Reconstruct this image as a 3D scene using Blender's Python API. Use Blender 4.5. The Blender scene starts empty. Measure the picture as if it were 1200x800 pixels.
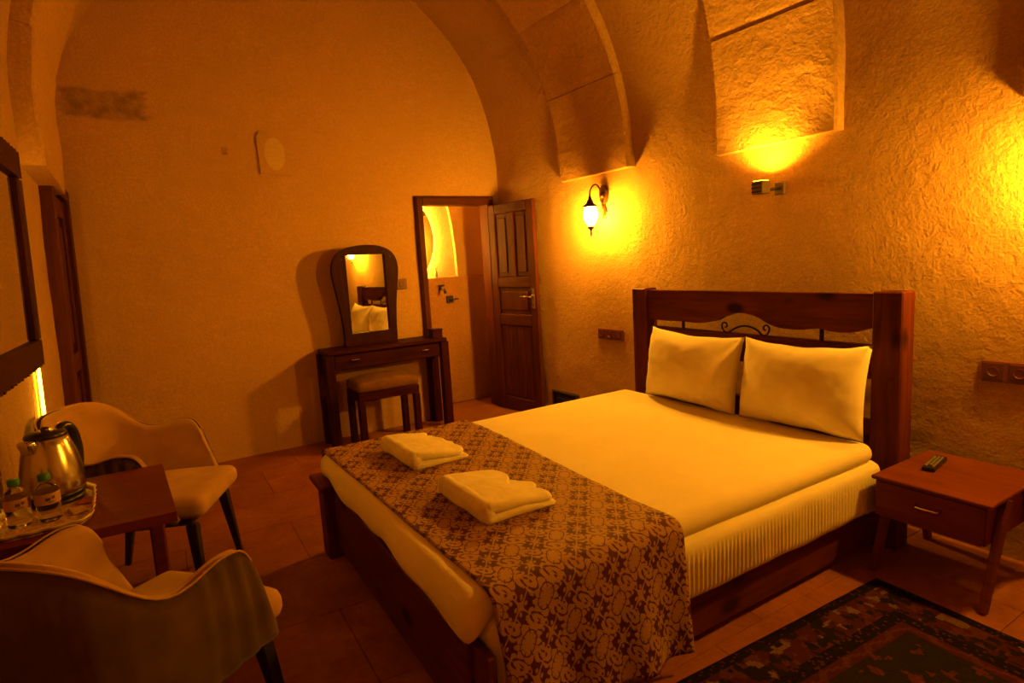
import bpy, bmesh, math, random
from mathutils import Vector, Matrix, noise
random.seed(7)
PI = math.pi
scene = bpy.context.scene
C = scene.collection

# ------------------------------------------------------------------ camera
M = [[0.8537434920157112, -0.5173815156667315, -0.05863801742227683],
     [-0.12036038696001661, -0.08652549736895493, -0.9889523322971083],
     [0.506591972983835, 0.8513693120799285, -0.13614281970377548]]
cam_d = bpy.data.cameras.new('camera'); cam = bpy.data.objects.new('camera', cam_d); C.objects.link(cam)
cam_d.sensor_width = 36.0; cam_d.lens = 690 / 1200 * 36; cam_d.clip_start = 0.02
m4 = Matrix.Identity(4)
for i in range(3):
    m4[i][0] = M[0][i]; m4[i][1] = -M[1][i]; m4[i][2] = -M[2][i]
m4[0][3], m4[1][3], m4[2][3] = 0, 0, 1.38
cam.matrix_world = m4
scene.camera = cam

# ------------------------------------------------------------------ world, exposure, light levels
w = bpy.data.worlds.new('world'); scene.world = w; w.use_nodes = True
w.node_tree.nodes['Background'].inputs[0].default_value = (0.01, 0.004, 0.001, 1)
w.node_tree.nodes['Background'].inputs[1].default_value = 0.0
vs = scene.view_settings
vs.view_transform = 'Standard'; vs.look = 'None'; vs.gamma = 1.0; vs.use_curve_mapping = False
vs.exposure = 1.5
AMBER = (1.0, 0.40, 0.014)
SCONCE = 300.0
SPOT_W = 34.0
STRIP = 16.0
BATH = 120.0

# ------------------------------------------------------------------ node helpers
class X:
    """A socket with arithmetic, for procedural patterns."""
    def __init__(s, nt, k): s.nt, s.k = nt, k
    def m(s, op, *a):
        n = s.nt.nodes.new('ShaderNodeMath'); n.operation = op
        for i, v in enumerate((s,) + a):
            if isinstance(v, X): s.nt.links.new(v.k, n.inputs[i])
            else: n.inputs[i].default_value = v
        return X(s.nt, n.outputs[0])
    def __add__(s, o): return s.m('ADD', o)
    def __sub__(s, o): return s.m('SUBTRACT', o)
    def __mul__(s, o): return s.m('MULTIPLY', o)
    def __truediv__(s, o): return s.m('DIVIDE', o)
    def lt(s, o): return s.m('LESS_THAN', o)
    def gt(s, o): return s.m('GREATER_THAN', o)
    def sin(s): return s.m('SINE')
    def cos(s): return s.m('COSINE')
    def abs(s): return s.m('ABSOLUTE')
    def fr(s): return s.m('FRACT')
    def fl(s): return s.m('FLOOR')
    def mx(s, o): return s.m('MAXIMUM', o)
    def mn(s, o): return s.m('MINIMUM', o)
    def step(s, a, b):
        n = s.nt.nodes.new('ShaderNodeMapRange'); n.interpolation_type = 'SMOOTHSTEP'
        s.nt.links.new(s.k, n.inputs[0]); n.inputs[1].default_value = a; n.inputs[2].default_value = b
        return X(s.nt, n.outputs[0])

def base(name, rough=.6, metal=0.0, spec=.5):
    m = bpy.data.materials.new(name); m.use_nodes = True
    nt = m.node_tree; b = nt.nodes['Principled BSDF']
    b.inputs['Roughness'].default_value = rough; b.inputs['Metallic'].default_value = metal
    b.inputs['Specular IOR Level'].default_value = spec
    return m, nt, b
def coord(nt, kind='Object', scale=(1, 1, 1)):
    t = nt.nodes.new('ShaderNodeTexCoord'); mp = nt.nodes.new('ShaderNodeMapping')
    mp.inputs['Scale'].default_value = scale
    nt.links.new(t.outputs[kind], mp.inputs[0]); return mp.outputs[0]
def nz(nt, vec, scale, detail=4, rough=.55, dist=0):
    n = nt.nodes.new('ShaderNodeTexNoise'); nt.links.new(vec, n.inputs['Vector'])
    n.inputs['Scale'].default_value = scale; n.inputs['Detail'].default_value = detail
    n.inputs['Roughness'].default_value = rough; n.inputs['Distortion'].default_value = dist
    return X(nt, n.outputs['Fac'])
def ramp(nt, fac, stops):
    r = nt.nodes.new('ShaderNodeValToRGB'); e = r.color_ramp.elements
    while len(e) < len(stops): e.new(.5)
    for i, (p, c) in enumerate(stops): e[i].position = p; e[i].color = (*c, 1)
    nt.links.new(fac.k, r.inputs[0]); return r.outputs[0]
def mix(nt, fac, a, b, mode='MIX'):
    n = nt.nodes.new('ShaderNodeMix'); n.data_type = 'RGBA'; n.blend_type = mode
    if isinstance(fac, X): nt.links.new(fac.k, n.inputs[0])
    else: n.inputs[0].default_value = fac
    for i, v in ((6, a), (7, b)):
        if isinstance(v, tuple): n.inputs[i].default_value = (*v, 1)
        else: nt.links.new(v, n.inputs[i])
    return n.outputs[2]
def bump(nt, b, h, strength, dist=.01):
    n = nt.nodes.new('ShaderNodeBump'); n.inputs['Strength'].default_value = strength
    n.inputs['Distance'].default_value = dist
    nt.links.new(h.k, n.inputs['Height']); nt.links.new(n.outputs[0], b.inputs['Normal'])

def plain(name, col, rough=.6, metal=0.0, bscale=None, bstr=.2, spec=.5):
    m, nt, b = base(name, rough, metal, spec)
    if bscale:
        v = coord(nt); n = nz(nt, v, bscale, 3)
        nt.links.new(mix(nt, n, tuple(c * .82 for c in col), tuple(min(1, c * 1.12) for c in col)), b.inputs['Base Color'])
        bump(nt, b, n, bstr, .004)
    else:
        b.inputs['Base Color'].default_value = (*col, 1)
    return m

def stone(name, c1, c2, grain=75, strength=.55, streak=(1, 1, 1), stains=()):
    m, nt, b = base(name, .93, 0, .15)
    v = coord(nt); vs_ = coord(nt, 'Object', streak)
    big = nz(nt, v, 1.3, 5, .6, .4); mid = nz(nt, vs_, 7, 6, .65); fine = nz(nt, v, grain, 4, .7); pit = nz(nt, v, grain * .38, 2, .5)
    col = ramp(nt, (big * .55 + mid * .45), [(.30, c2), (.62, c1)])
    col = mix(nt, fine.step(.35, .65), tuple(x * .86 for x in c1), col, 'MIX')
    col = mix(nt, (fine.step(.3, .7)) * .5 + .5, tuple(x * .8 for x in c2), col)
    for (cx, cz, sx, sz, sc, amt) in stains:
        t = nt.nodes.new('ShaderNodeTexCoord'); s = nt.nodes.new('ShaderNodeSeparateXYZ'); nt.links.new(t.outputs['Object'], s.inputs[0])
        dx = (X(nt, s.outputs[0]) - cx).abs() / sx; dz = (X(nt, s.outputs[2]) - cz).abs() / sz
        d = dx.mx(dz) + (mid - .5) * .9
        k = (d.step(1.05, .75)) * amt * (nz(nt, v, 14, 4).step(.3, .7) * .6 + .4)
        col = mix(nt, k, col, sc)
    nt.links.new(col, b.inputs['Base Color'])
    bump(nt, b, mid * .55 + fine * .5 + pit * .5, strength, .02)
    return m

def wood(name, c1, c2, axis=0, rough=.42, knots=False, scale=1.0):
    m, nt, b = base(name, rough, 0, .07)
    sc = [14 * scale] * 3; sc[axis] = 1.2 * scale
    v = coord(nt, 'Object', tuple(sc)); v1 = coord(nt)
    g = nz(nt, v, 1.6, 6, .6, 1.2); big = nz(nt, v1, 2.4, 2)
    col = ramp(nt, g * .75 + big * .25, [(.32, c2), (.66, c1)])
    if knots:
        n = nt.nodes.new('ShaderNodeTexVoronoi'); s2 = [7.5] * 3; s2[axis] = 4.0
        nt.links.new(coord(nt, 'Object', tuple(s2)), n.inputs['Vector']); n.inputs['Scale'].default_value = .75
        k = X(nt, n.outputs['Distance']).step(.24, .10)
        col = mix(nt, k * .85, col, (.012, .005, .002))
    nt.links.new(col, b.inputs['Base Color'])
    bump(nt, b, g, .12, .003)
    return m

def fabric(name, c1, c2, rough=.9, weave=420, crease=6, cstr=.25, sheen=0.0):
    m, nt, b = base(name, rough, 0, .2)
    v = coord(nt); n = nz(nt, v, crease, 3); f = nz(nt, v, weave, 2)
    nt.links.new(mix(nt, n.step(.3, .7), c2, c1), b.inputs['Base Color'])
    b.inputs['Sheen Weight'].default_value = sheen
    bump(nt, b, n * 1.5 + f * .12, cstr, .01)
    return m

def emit(name, col, strength):
    m = bpy.data.materials.new(name); m.use_nodes = True
    nt = m.node_tree; b = nt.nodes['Principled BSDF']
    b.inputs['Base Color'].default_value = (.8, .8, .8, 1)
    b.inputs['Emission Color'].default_value = (*col, 1); b.inputs['Emission Strength'].default_value = strength
    return m

def damask(name):
    """gold scroll-and-flower damask on burgundy, woven flat in the runner's own surface metres (UV)."""
    m, nt, b = base(name, .7, 0, .3)
    t = nt.nodes.new('ShaderNodeTexCoord'); s = nt.nodes.new('ShaderNodeSeparateXYZ'); nt.links.new(t.outputs['UV'], s.inputs[0])
    v0 = coord(nt, 'UV')
    wob = nz(nt, v0, 24, 2) - .5; wob2 = nz(nt, v0, 29, 2) - .5
    u0_, v0_ = X(nt, s.outputs[0]), X(nt, s.outputs[1])
    u = u0_ + wob * .012 + (v0_ * (4 * PI / .205)).sin() * .005; v = v0_ + wob2 * .012 + (u0_ * (4 * PI / .165)).sin() * .005
    A, B = .165, .205
    g = (u * (2 * PI / A)).cos() + (v * (2 * PI / B)).cos(); aa = g.abs(); pos = g.gt(0)
    def local(t, P_): 
        c0 = (t / P_ + .5).fr() - .5; c1 = (t / P_).fr() - .5
        return (c0 * pos + c1 * (pos * -1 + 1)) * P_
    p = local(u, A); q = local(v, B); th = q.m('ARCTAN2', p * .85)
    flower = (aa - (th * 9).cos() * .20).gt(1.02)                              # scalloped palmette
    vein = ((th * 4.5).sin().abs().gt(.22)).mx(aa.gt(1.80)).mx((aa - 1.28).abs().lt(.05))
    ring = (aa - 1.55).abs().gt(.055)
    core = ((th * 6).cos() * .06 + aa).gt(1.86)
    cu = ((u * 2 / A).fr() - .5) * (A / 2); cv = ((v * 2 / B).fr() - .5) * (B / 2)      # scrolls on the lattice edges
    par = (((u * 2 / A).fl() + (v * 2 / B).fl()) * .5).fr().gt(.25) * 2 - 1
    r3 = (cu * cu + cv * cv).m('SQRT'); th3 = cv.m('ARCTAN2', cu) * par
    lobe = r3.lt(((th3 * 5 - r3 * 110).cos() * .0065 + .031).mn(.045))
    curl = ((th3 - r3 * 300).sin()).gt(-.45) * lobe
    stem = (aa + (th3 * 2).sin() * .04).lt(.10)
    dots = ((u * (10 * PI / A)).cos() * (v * (10 * PI / B)).cos()).gt(.62) * aa.lt(1.0)
    pat = (flower * vein * ring).mx(curl).mx(core).mx(stem).mx(dots)
    fine = nz(nt, v0, 300, 2)
    gold = mix(nt, fine.step(.3, .7), (.27, .15, .085), (.44, .26, .15))
    burg = mix(nt, fine, (.050, .006, .006), (.085, .011, .010))
    nt.links.new(mix(nt, pat, burg, gold), b.inputs['Base Color'])
    bump(nt, b, pat * .6 + fine * .3, .3, .003)
    return m

def kilim(name, L, W):
    """knotted rug: nested borders and a stepped medallion from the rug's own plane coordinates."""
    m, nt, b = base(name, .95, 0, .1)
    t = nt.nodes.new('ShaderNodeTexCoord'); s = nt.nodes.new('ShaderNodeSeparateXYZ'); nt.links.new(t.outputs['Object'], s.inputs[0])
    q = .0085
    x = (X(nt, s.outputs[0]) / q).fl() * q; y = (X(nt, s.outputs[1]) / q).fl() * q     # knots
    d = (x.abs() * -1 + L / 2).mn(y.abs() * -1 + W / 2)
    along = x + y * 1.0
    nt_v = nt.nodes.new('ShaderNodeCombineXYZ'); nt.links.new(x.k, nt_v.inputs[0]); nt.links.new(y.k, nt_v.inputs[1])
    wn = nt.nodes.new('ShaderNodeTexWhiteNoise'); nt.links.new(nt_v.outputs[0], wn.inputs[0]); rnd = X(nt, wn.outputs[0])
    vor = nt.nodes.new('ShaderNodeTexVoronoi'); vor.distance = 'MANHATTAN'; vor.inputs['Scale'].default_value = 30
    nt.links.new(nt_v.outputs[0], vor.inputs['Vector']); vc = vor.outputs['Color']; sp = nt.nodes.new('ShaderNodeSeparateColor'); nt.links.new(vc, sp.inputs[0])
    cell = X(nt, sp.outputs[0]); cell2 = X(nt, sp.outputs[1])
    NAVY, RED, CREAM, GREEN, RUST, BLACK = (.010, .007, .010), (.055, .009, .008), (.15, .085, .045), (.016, .013, .006), (.085, .022, .012), (.006, .004, .004)
    # main border motifs
    mot = mix(nt, cell.gt(.45), RED, NAVY); mot = mix(nt, cell.gt(.74), mot, RUST); mot = mix(nt, cell2.gt(.90), mot, CREAM)
    # dotted dark guard
    guard = mix(nt, rnd.gt(.90), BLACK, RUST)
    zig = ((along * 52).sin() * .010 + d - .235).abs().lt(.008)
    # field: green with a red stepped medallion and small motifs
    med = (x.abs() * .8 + y.abs()).lt(.27); med2 = (x.abs() * .8 + y.abs()).lt(.17)
    field = mix(nt, cell.gt(.84), GREEN, RUST); field = mix(nt, med, field, RED); field = mix(nt, med2 * cell.gt(.6), field, NAVY)
    col = mix(nt, d.gt(.045), guard, mot)
    col = mix(nt, d.gt(.165), col, guard)
    col = mix(nt, d.gt(.215), col, mix(nt, zig, RED, RUST))
    col = mix(nt, d.gt(.26), col, field)
    col = mix(nt, d.lt(.012), col, BLACK)
    nt.links.new(mix(nt, rnd * .35, col, tuple([.02, .012, .01])), b.inputs['Base Color'])
    bump(nt, b, nz(nt, coord(nt), 160, 2), .5, .006)
    return m

MT = {}
MT['wall'] = stone('plaster_stone', (.57, .36, .175), (.46, .27, .11), 85, .9)
MT['wall_back'] = stone('carved_stone', (.57, .36, .175), (.46, .27, .11), 90, .35, (1, 1, 3.0),
                        stains=[(-.14, 2.56, .26, .10, (.16, .09, .045), .75), (.55, 2.29, .022, .03, (.18, .09, .04), .8)])
MT['rib'] = stone('rib_stone', (.57, .36, .175), (.46, .27, .11), 60, .7, (1, 1, 2.5))
MT['patch'] = stone('patch_plaster', (.62, .47, .25), (.54, .38, .19), 90, .3)
MT['tile'] = stone('floor_stone', (.36, .20, .10), (.22, .105, .05), 40, .25)
MT['mortar'] = plain('mortar', (.12, .045, .02), .95)
MT['bath_tile'] = stone('bath_stone', (.50, .27, .13), (.36, .17, .075), 50, .3)
DK1, DK2 = (.056, .0095, .003), (.020, .0036, .0013)
for ax in range(3): MT['wood%d' % ax] = wood('dark_wood_%s' % 'xyz'[ax], DK1, DK2, ax, .45)
for ax in range(3): MT['bed%d' % ax] = wood('bed_wood_%s' % 'xyz'[ax], (.15, .034, .012), (.062, .013, .005), ax, .5, True)
MT['frame_dark'] = wood('mirror_frame_wood', (.045, .011, .004), (.018, .004, .002), 2, .5)
MT['night0'] = wood('walnut_x', (.20, .052, .020), (.12, .028, .011), 1, .4)
MT['door_z'] = wood('door_frame_wood', (.105, .026, .008), (.050, .011, .0035), 2, .5)
MT['door_x'] = wood('door_frame_wood_x', (.105, .026, .008), (.050, .011, .0035), 0, .5)
MT['door_y'] = wood('door_frame_wood_y', (.105, .026, .008), (.050, .011, .0035), 1, .5)
MT['table'] = wood('table_wood', (.16, .030, .010), (.085, .015, .006), 0, .4)
MT['sheet'] = fabric('white_sheet', (.80, .75, .66), (.76, .70, .60), .85, 500, 5, .10)
MT['pillow'] = fabric('pillow_cotton', (.80, .74, .64), (.74, .67, .56), .85, 500, 9, .3)
MT['towel'] = fabric('terry_towel', (.80, .75, .65), (.72, .66, .55), .98, 700, 16, .5)
MT['damask'] = damask('damask_runner')
MT['beige'] = fabric('beige_upholstery', (.46, .29, .155), (.38, .23, .115), .95, 300, 7, .12, .1)
MT['brown'] = fabric('brown_upholstery', (.115, .070, .045), (.080, .047, .030), .95, 300, 7, .12, .1)
MT['stool'] = fabric('stool_upholstery', (.20, .10, .05), (.14, .065, .03), .9, 200, 10, .2)
MT['black'] = plain('black_metal', (.012, .009, .008), .45)
MT['blackwood'] = plain('black_leg', (.014, .008, .006), .5)
MT['iron'] = plain('wrought_iron', (.02, .012, .009), .55, .6)
MT['bronze'] = plain('aged_bronze', (.10, .045, .02), .45, .8, 60, .3)
MT['steel'] = plain('brushed_steel', (.62, .58, .52), .22, 1.0)
MT['chrome'] = plain('chrome', (.75, .72, .68), .15, 1.0)
MT['plastic_black'] = plain('black_plastic', (.015, .012, .011), .3)
MT['button'] = plain('grey_button', (.30, .27, .24), .5)
MT['plate'] = plain('brown_socket_plate', (.15, .035, .018), .4)
MT['plate_in'] = plain('brown_socket_insert', (.10, .022, .012), .35)
MT['mirror'] = plain('mirror_glass', (.86, .86, .86), .02, 1.0)
MT['cap_green'] = plain('green_cap', (.03, .20, .07), .4)
MT['label'] = plain('bottle_label', (.42, .25, .15), .6, 0, 90, .1)
MT['print'] = plain('label_print', (.06, .05, .06), .6)
MT['alu'] = plain('lamp_alu', (.16, .11, .075), .5, .3)
MT['paper'] = plain('sachet_paper', (.50, .33, .20), .7, 0, 70, .1)
MT['paper_red'] = plain('sachet_red', (.33, .07, .04), .6)
m, nt, b = base('clear_plastic', .06); b.inputs['Base Color'].default_value = (.95, .96, .95, 1); b.inputs['Transmission Weight'].default_value = 1.0; b.inputs['IOR'].default_value = 1.25
MT['clear'] = m
m, nt, b = base('tray_print', .45)
v = coord(nt, 'Object'); n = nz(nt, v, 34, 3, .6, 1.0)
nt.links.new(ramp(nt, n, [(.42, (.62, .47, .33)), (.50, (.30, .10, .06)), (.58, (.60, .46, .30))]), b.inputs['Base Color'])
MT['tray'] = m
MT['tray_rim'] = plain('tray_rim', (.68, .55, .42), .4)
MT['lamp'] = emit('lamp_glass_lit', AMBER, SCONCE)
MT['strip'] = emit('light_strip_lit', AMBER, STRIP)
MT['ring'] = emit('mirror_backlight', (1, .46, .04), BATH)
MT['lens'] = emit('spot_lens_lit', AMBER, 12)

# ------------------------------------------------------------------ mesh helpers
def obj(name, bm, mat, parent=None, smooth=False, loc=None):
    me = bpy.data.meshes.new(name)
    if isinstance(bm, tuple): me.from_pydata(bm[0], [], bm[1])
    else: bm.to_mesh(me); bm.free()
    me.materials.append(MT[mat] if isinstance(mat, str) else mat)
    if smooth: me.shade_smooth()
    o = bpy.data.objects.new(name, me); C.objects.link(o)
    if parent: o.parent = parent
    if loc: o.location = loc
    return o
def thing(name, label, cat, loc=(0, 0, 0), rz=0, group=None):
    o = bpy.data.objects.new(name, None); C.objects.link(o); o.empty_display_size = .1
    o.location = loc; o.rotation_euler = (0, 0, rz)
    return tag(o, label, cat, group)
def tag(o, label, cat, group=None):
    o['label'] = label; o['category'] = cat
    if group: o['group'] = group
    return o
def struct(o, label=None):
    o['kind'] = 'structure'
    if label: o['label'] = label
    return o
def sempty(name, label):
    o = bpy.data.objects.new(name, None); C.objects.link(o); return struct(o, label)
def box(x0, x1, y0, y1, z0, z1, bev=.004, seg=1):
    bm = bmesh.new(); addbox(bm, x0, x1, y0, y1, z0, z1)
    if bev: bmesh.ops.bevel(bm, geom=bm.edges[:], offset=bev, segments=seg, affect='EDGES', profile=.5)
    return bm
def addbox(bm, x0, x1, y0, y1, z0, z1):
    v = [bm.verts.new(p) for p in ((x0, y0, z0), (x1, y0, z0), (x1, y1, z0), (x0, y1, z0), (x0, y0, z1), (x1, y0, z1), (x1, y1, z1), (x0, y1, z1))]
    for f in ((3, 2, 1, 0), (4, 5, 6, 7), (0, 1, 5, 4), (1, 2, 6, 5), (2, 3, 7, 6), (3, 0, 4, 7)): bm.faces.new([v[i] for i in f])
def bar(p0, p1, w0, w1=None, d0=None, d1=None, up=(1, 0, 0)):
    """square-section tapered bar"""
    w1 = w0 if w1 is None else w1; d0 = w0 if d0 is None else d0; d1 = w1 if d1 is None else d1
    p0, p1 = Vector(p0), Vector(p1); t = (p1 - p0).normalized(); a = Vector(up); a = (a - a.dot(t) * t).normalized(); c = t.cross(a)
    bm = bmesh.new(); v = []
    for p, ww, dd in ((p0, w0, d0), (p1, w1, d1)):
        for sa, sc in ((-1, -1), (1, -1), (1, 1), (-1, 1)): v.append(bm.verts.new(p + a * sa * ww / 2 + c * sc * dd / 2))
    for f in ((3, 2, 1, 0), (4, 5, 6, 7), (0, 1, 5, 4), (1, 2, 6, 5), (2, 3, 7, 6), (3, 0, 4, 7)): bm.faces.new([v[i] for i in f])
    bmesh.ops.recalc_face_normals(bm, faces=bm.faces[:])
    bmesh.ops.bevel(bm, geom=bm.edges[:], offset=min(w0, w1, d0, d1) * .12, segments=1, affect='EDGES')
    return bm
def tube(bm, pts, r, n=8, closed=False):
    pts = [Vector(p) for p in pts]; rings = []; N = len(pts); prev = None
    for i, p in enumerate(pts):
        a = pts[(i - 1) % N] if (closed or i) else p; c = pts[(i + 1) % N] if (closed or i < N - 1) else p
        t = (c - a).normalized()
        if prev is None:
            u = t.orthogonal().normalized()
        else:
            u = (prev - prev.dot(t) * t); u = u.normalized() if u.length > 1e-6 else t.orthogonal().normalized()
        prev = u; v = t.cross(u); rr = r[i] if isinstance(r, (list, tuple)) else r
        rings.append([bm.verts.new(p + (u * math.cos(2 * PI * k / n) + v * math.sin(2 * PI * k / n)) * rr) for k in range(n)])
    M_ = N if closed else N - 1
    for i in range(M_):
        a, c = rings[i], rings[(i + 1) % N]
        for k in range(n): bm.faces.new((a[k], a[(k + 1) % n], c[(k + 1) % n], c[k]))
    if not closed:
        bm.faces.new(rings[0][::-1]); bm.faces.new(rings[-1])
    return bm
def tubem(pts, r, n=8, closed=False): return tube(bmesh.new(), pts, r, n, closed)
def lathe(prof, n=24, c=(0, 0, 0)):
    bm = bmesh.new(); rings = []
    for r, z in prof:
        if r < 1e-5: rings.append([bm.verts.new((c[0], c[1], c[2] + z))])
        else: rings.append([bm.verts.new((c[0] + r * math.cos(2 * PI * k / n), c[1] + r * math.sin(2 * PI * k / n), c[2] + z)) for k in range(n)])
    for a, d in zip(rings, rings[1:]):
        for k in range(n):
            if len(a) == 1 and len(d) == 1: continue
            if len(a) == 1: bm.faces.new((a[0], d[(k + 1) % n], d[k]))
            elif len(d) == 1: bm.faces.new((a[k], a[(k + 1) % n], d[0]))
            else: bm.faces.new((a[k], a[(k + 1) % n], d[(k + 1) % n], d[k]))
    bmesh.ops.recalc_face_normals(bm, faces=bm.faces[:])
    return bm
def prism(poly, axis, a, b_, hole=None):
    """extrude a closed 2D outline along axis (0: poly is (y,z), 1: poly is (x,z), 2: (x,y)); hole: inner outline with as many points"""
    def P(p, h): return {0: (h, p[0], p[1]), 1: (p[0], h, p[1]), 2: (p[0], p[1], h)}[axis]
    bm = bmesh.new(); n = len(poly)
    A = [bm.verts.new(P(p, a)) for p in poly]; B = [bm.verts.new(P(p, b_)) for p in poly]
    for i in range(n): bm.faces.new((A[i], A[(i + 1) % n], B[(i + 1) % n], B[i]))
    if hole:
        HA = [bm.verts.new(P(p, a)) for p in hole]; HB = [bm.verts.new(P(p, b_)) for p in hole]
        for i in range(n):
            j = (i + 1) % n
            bm.faces.new((HA[i], HB[i], HB[j], HA[j])); bm.faces.new((A[i], HA[i], HA[j], A[j])); bm.faces.new((B[i], B[j], HB[j], HB[i]))
    else:
        bm.faces.new(A); bm.faces.new(B)
    bmesh.ops.recalc_face_normals(bm, faces=bm.faces[:])
    return bm
def soft(x0, x1, y0, y1, z0, z1, r, n=(16, 16, 6), amp=0.0, fq=5.0, seed=0, fn=None):
    """rounded soft block: a subdivided box whose edges are rounded by radius r, with slight lumps"""
    lo, hi = Vector((x0, y0, z0)), Vector((x1, y1, z1)); V = {}; verts = []; faces = []
    def vid(i, j, k):
        key = (i, j, k)
        if key in V: return V[key]
        p = Vector((x0 + (x1 - x0) * i / n[0], y0 + (y1 - y0) * j / n[1], z0 + (z1 - z0) * k / n[2]))
        q = Vector([min(max(p[a], lo[a] + min(r, (hi[a] - lo[a]) * .499)), hi[a] - min(r, (hi[a] - lo[a]) * .499)) for a in range(3)])
        d = p - q
        if d.length > 1e-9: p = q + d.normalized() * min(r, max(abs(d.x), abs(d.y), abs(d.z)))
        if amp: p = p + Vector((0, 0, 1)) * noise.noise(p * fq + Vector((seed, 0, 0))) * amp + noise.noise_vector(p * fq * .8 + Vector((0, seed, 3))) * amp * .5
        if fn: p = fn(p)
        V[key] = len(verts); verts.append(tuple(p)); return V[key]
    for (a, b_, c) in ((0, 1, 2), (1, 2, 0), (2, 0, 1)):
        for s in (0, n[c]):
            for i in range(n[a]):
                for j in range(n[b_]):
                    f = []
                    for di, dj in ((0, 0), (1, 0), (1, 1), (0, 1)):
                        k = [0, 0, 0]; k[a] = i + di; k[b_] = j + dj; k[c] = s; f.append(vid(*k))
                    faces.append(f if s else f[::-1])
    return (verts, faces)
def grid(fn, us, vs_, keep=None):
    verts = [fn(u, v) for u in us for v in vs_]; nv = len(vs_); faces = []
    for i in range(len(us) - 1):
        for j in range(nv - 1):
            if keep and not keep((us[i] + us[i + 1]) / 2, (vs_[j] + vs_[j + 1]) / 2): continue
            faces.append((i * nv + j, (i + 1) * nv + j, (i + 1) * nv + j + 1, i * nv + j + 1))
    return (verts, faces)
def lin(a, b_, n): return [a + (b_ - a) * i / n for i in range(n + 1)]
def copy_tree(o, parent=None):
    c = o.copy(); C.objects.link(c); c.parent = parent
    for ch in list(o.children): copy_tree(ch, c)
    return c
def cr(pts, n=8, closed=False):
    """Catmull-Rom through 2D/3D points"""
    P = [Vector(p) for p in pts]; N = len(P); out = []
    for i in range(N if closed else N - 1):
        g = lambda k: P[k % N] if closed else P[min(max(k, 0), N - 1)]
        a, b_, c, d = g(i - 1), g(i), g(i + 1), g(i + 2)
        for k in range(n):
            t = k / n
            out.append(.5 * ((2 * b_) + (c - a) * t + (2 * a - 5 * b_ + 4 * c - d) * t * t + (3 * b_ - a - 3 * c + d) * t ** 3))
    if not closed: out.append(P[-1])
    return out

# ================================================================== ROOM SHELL
YB, YF = 4.85, -1.30
ZS = 2.2
def wx(y): return 2.83 + .04 * (YB - y)          # right wall runs slightly out of square
def lx(z): return -.54 + .035 * min(z, ZS)       # left wall leans a touch
def rough(p, a=.012, f=1.7): return noise.noise(Vector(p) * f) * a + noise.noise(Vector(p) * f * 5.3) * a * .28 + noise.noise(Vector(p) * 24) * a * .12
ys = lin(YF, YB + .02, 250)
struct(obj('wall_right', grid(lambda y, z: (wx(y) + rough((wx(y), y, z)), y, z), ys, lin(-.02, ZS, 92)), 'wall', None, True), 'rough plastered stone side wall behind the bed')
struct(obj('wall_left', grid(lambda y, z: (lx(z) + rough((-.5, y, z), .008), y, z), lin(YF, YB + .02, 150), lin(-.02, ZS, 60)), 'wall', None, True), 'rough plastered stone wall with the carved mirror')
def vault(y, a, off=0.0):
    xr, xl = wx(y), lx(ZS); c, r = (xl + xr) / 2, (xr - xl) / 2
    return (c + (r - off) * math.cos(a), y, ZS + (r - off) * math.sin(a))
def vfn(y, a):
    p = vault(y, a); t = a / PI
    return vault(y, a, -rough(p, .012) * (1 - t) + rough((-.5, y, p[2]), .008) * t)
struct(obj('ceiling', grid(vfn, lin(YF, YB + .02, 130), lin(0, PI, 110)), 'wall', None, True), 'stone barrel vault over the bedroom')
# back wall with its door opening
DX0, DX1, DZ = 2.055, 2.690, 1.900
xs = sorted(set([round(v, 4) for v in lin(-.62, DX0, 80)] + [round(v, 4) for v in lin(DX0, DX1, 20)] + [round(v, 4) for v in lin(DX1, 3.0, 12)]))
zs = sorted(set([round(v, 4) for v in lin(-.02, DZ, 60)] + [round(v, 4) for v in lin(DZ, 4.0, 66)]))
def bw(x, z):
    e = 0 if (DX0 - .05 < x < DX1 + .05 and z < DZ + .05) else rough((x, 4.85, z), .011, 1.5)
    return (x, YB + e, z)
wb = struct(obj('wall_back', grid(bw, xs, zs, lambda x, z: not (DX0 < x < DX1 and z < DZ)), 'wall_back', None, True), 'carved stone end wall behind the dressing table')
# mended square of lighter plaster
out = [(.78, 2.13), (1.0, 2.12), (1.015, 2.40), (.99, 2.43), (.80, 2.44), (.775, 2.40)]
obj('plaster_patch', prism(out, 1, YB - .012, YB + .02), 'wall_back', wb)
ov = [(.893 + .075 * math.cos(2 * PI * k / 20), 2.28 + .12 * math.sin(2 * PI * k / 20)) for k in range(20)]
obj('plaster_patch', prism(ov, 1, YB - .015, YB + .02), 'patch', wb)
struct(obj('wall_front', grid(lambda x, z: (x, YF + rough((x, -1.3, z)), z), lin(-.62, 3.15, 60), lin(-.02, 4.0, 60)), 'wall', None, True), 'stone wall behind the viewer')
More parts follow.
